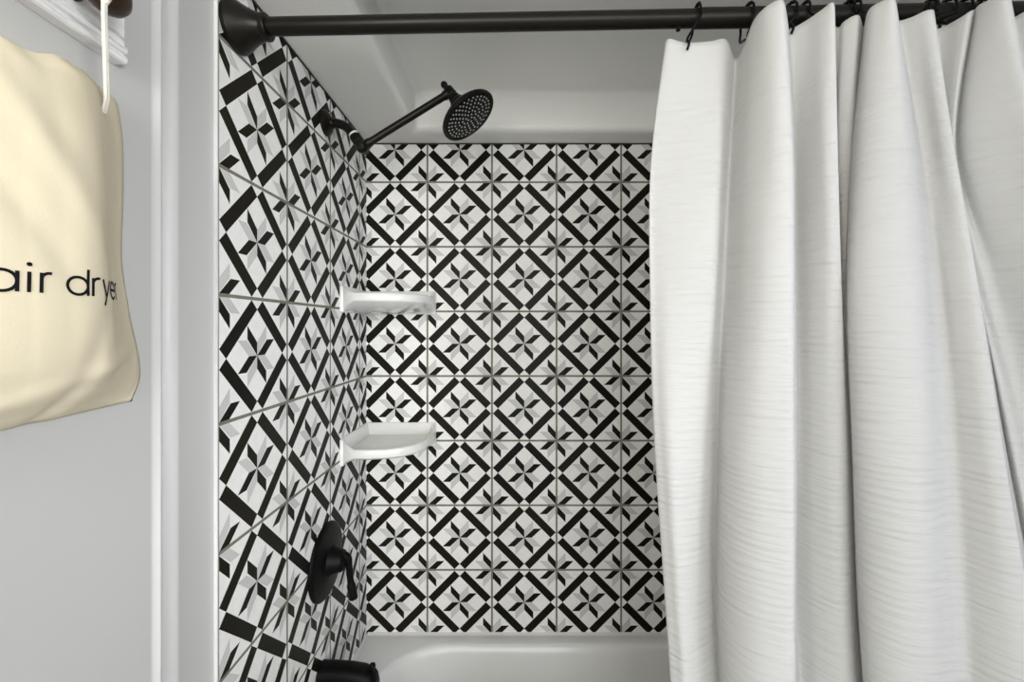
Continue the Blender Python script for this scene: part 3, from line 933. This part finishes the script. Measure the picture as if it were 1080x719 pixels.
bag = thing('hair_dryer_bag', 'cream cotton drawstring bag printed hair dryer, hung on the left wall', 'bag', (XW, .38, BZ0))
bm = bmesh.new()
NU, NVb = 84, 96
front, backg = [], []
for j in range(NVb + 1):
    v = j / NVb
    vv = v
    z = BZ0 + (BZ1 - BZ0) * v
    yr = bag_right(v)
    fr, bk = [], []
    for i in range(NU + 1):
        y = YL + (yr - YL) * i / NU
        zz = z + bag_top(y) * max(0, (v - .55) / .45) ** 1.5
        zz -= .0100 * max(0, 1 - v * 4) * (1 - ((y - YL) / (yr - YL))) * .6
        t = bag_t(y, z)
        fr.append(bm.verts.new((XW + .0016 + t, y, zz)))
        bk.append(bm.verts.new((XW + .0010, y, zz)) if 0 < i < NU and 0 < j < NVb else None)
    front.append(fr); backg.append(bk)
for j in range(NVb):
    for i in range(NU):
        bm.faces.new((front[j][i], front[j][i + 1], front[j + 1][i + 1], front[j + 1][i]))
        q = []
        for jj, ii in ((j, i), (j + 1, i), (j + 1, i + 1), (j, i + 1)):
            q.append(backg[jj][ii] or front[jj][ii])
        bm.faces.new(q)
obj('bag_body', bm, M['cotton'], bag, smooth=180)

# lettering: monoline strokes laid on the cloth
def on_bag(y, z, lift=.0006):
    return V((XW + .0016 + bag_t(y, z) + lift, y, z))
XH = .0172                                        # height of the small letters
BASE = 1.4300
def arc(cy, cz, r, a0, a1, n=18):
    return [(cy + r * math.cos(a0 + (a1 - a0) * k / n), cz + r * math.sin(a0 + (a1 - a0) * k / n)) for k in range(n + 1)]
r_ = XH / 2
def st(a, b, n=8):
    return [(a[0] + (b[0] - a[0]) * k / n, a[1] + (b[1] - a[1]) * k / n) for k in range(n + 1)]
def letter(ch, y):
    """strokes in (along wall, height) from the letter's left side; returns strokes and advance"""
    if ch == 'h':
        return [st((y, 0), (y, XH * 1.42)), [(y, XH * .55)] + arc(y + .0062, XH - .0062, .0062, PI, 0) + st((y + .0124, XH - .0062), (y + .0124, 0))], .0180
    if ch == 'a':
        return [arc(y + r_, r_, r_, 0, 2 * PI, 28), st((y + XH, 0), (y + XH, XH))], .0240
    if ch == 'i':
        return [st((y, 0), (y, XH)), arc(y, XH * 1.36, .0006, 0, 2 * PI, 8)], .0072
    if ch == 'r':
        return [st((y, 0), (y, XH)), arc(y + .0052, XH - .0052, .0052, PI, PI * .40, 10)], .0105
    if ch == 'd':
        return [arc(y + r_ * .93, r_, r_ * .93, 0, 2 * PI, 28), st((y + XH * .93, 0), (y + XH * .93, XH * 1.42))], .0205
    if ch == 'y':
        return [st((y, XH), (y + .0062, 0)), st((y + .0135, XH), (y + .0035, -XH * .45))], .0165
    if ch == 'e':
        return [st((y, r_), (y + XH, r_)), arc(y + r_, r_, r_, 0, PI * 1.78, 26)], .0225
SW = .00125
for word, start in (('hair', .3118), ('dryer', .3790)):
    yy = start
    txt = bmesh.new()
    for ch in word:
        strokes, adv = letter(ch, yy)
        for s_ in strokes:
            P3 = [on_bag(a, BASE + b) for a, b in s_]
            # flat ribbon on the cloth
            L_, R_ = [], []
            n = len(P3)
            closed = (V(s_[0]) - V(s_[-1])).length < 1e-5
            for k in range(n):
                if closed:
                    d = V(s_[(k + 1) % (n - 1)]) - V(s_[(k - 1) % (n - 1)])
                else:
                    d = V(s_[min(k + 1, n - 1)]) - V(s_[max(k - 1, 0)])
                d.normalize()
                nx = V((-d.y, d.x)) * SW
                a, b = s_[k]
                L_.append(txt.verts.new(on_bag(a + nx.x, BASE + b + nx.y)))
                R_.append(txt.verts.new(on_bag(a - nx.x, BASE + b - nx.y)))
            for k in range(n - 1):
                txt.faces.new((L_[k], L_[k + 1], R_[k + 1], R_[k]))
        yy += adv
    lt = obj('lettering', txt, M['ink'], bag, smooth=180)
    lt['label'] = 'black lettering reading ' + word
# drawstring: two strands looped over the knob, gathered, one line down to the bag
bm = bmesh.new()
kx = XW + .0115 + .017
top = [(kx, KY - .013, KZ + .006), (kx, KY - .006, KZ + .0125), (kx, KY, KZ + .0135), (kx, KY + .006, KZ + .0125), (kx, KY + .013, KZ + .006)]
knot = V((XW + .0580, KY - .0130, KZ - .018))
fA = catmull([top[2], (kx + .004, KY - .0110, KZ + .014), (kx + .026, KY - .0185, KZ + .018), (kx + .0345, KY - .0180, KZ + .008), (kx + .0340, KY - .0168, KZ - .005), knot + V((0, -.001, 0))], 6)
fB = catmull([top[2], (kx + .004, KY + .0100, KZ + .014), (kx + .032, KY - .0020, KZ + .018), (kx + .0385, KY - .0050, KZ + .008), (kx + .0370, KY - .0085, KZ - .005), knot + V((0, .001, 0))], 6)
tube(bm, fA, .0034, 10)
tube(bm, fB, .0034, 10)
tube(bm, [knot + V((0, 0, .010)), knot + V((0, 0, .006)), knot, knot + V((0, 0, -.006))], [.0030, .0056, .0050, .0024], 10)
dn = catmull([knot, (XW + .0560, KY - .0105, 1.700), (XW + .0530, KY - .0060, 1.664), (XW + .0440, KY + .0040, 1.636), (XW + .0360, KY + .0090, 1.624)], 8)
tube(bm, dn, .0019, 10)
dn2 = [p + V((.0005, -.0024, 0)) for p in dn]
tube(bm, dn2, .0017, 10)
ds = obj('drawstring', bm, M['cord'], bag, smooth=60)
ds['label'] = 'white cord drawstring looped over the knob'

# ------------------------------------------------------------------ light
def area(name, loc, target, sx, sy, power, col):
    l = bpy.data.lights.new(name, 'AREA')
    l.shape = 'RECTANGLE'
    l.size, l.size_y = sx, sy
    l.energy = power
    l.color = col
    o = bpy.data.objects.new(name, l)
    COL.objects.link(o)
    o.location = loc
    o.rotation_euler = (V(target) - V(loc)).to_track_quat('-Z', 'Y').to_euler()
    return o
area('rear_fill', (.15, YN + .06, 1.35), (.15, 0, 1.35), 2.2, 1.8, 62, (.96, .98, 1.0))  # added fill behind the camera that brightens the alcove, no window there
area('vanity_lamp', (-.38, -.42, 1.72), (.40, .55, 1.35), .12, .50, 5.4, (1.0, .94, .82))
sd = area('left_tile_fill', (1.04, -.45, 1.40), (-.46, 1.02, 1.24), .6, 1.1, 4.6, (.97, .98, 1.0))  # added fill, narrowed and aimed to brighten the left tiles
sd.data.spread = .95
area('side_window', (1.04, -.05, 1.35), (.20, .50, 1.30), .4, .9, 2.4, (.60, .70, 1.0))
w = bpy.data.worlds.new('World')
SC.world = w
w.use_nodes = True
w.node_tree.nodes['Background'].inputs['Color'].default_value = (1.0, .99, .97, 1)
w.node_tree.nodes['Background'].inputs['Strength'].default_value = .8

# ------------------------------------------------------------------ camera
cd = bpy.data.cameras.new('camera')
cd.sensor_width = 36
cd.lens = 446.0 / 1080 * 36
cd.shift_x = -1.0 / 1080
cd.shift_y = -13.7 / 1080
cd.clip_start = .01
cam = bpy.data.objects.new('camera', cd)
COL.objects.link(cam)
cam.location = (0, 0, EYE)
cam.rotation_euler = (PI / 2, 0, 0)
SC.camera = cam
SC.view_settings.view_transform = 'Standard'
SC.view_settings.look = 'None'
SC.view_settings.gamma = 1
SC.view_settings.exposure = 0.14
SC.view_settings.use_curve_mapping = False
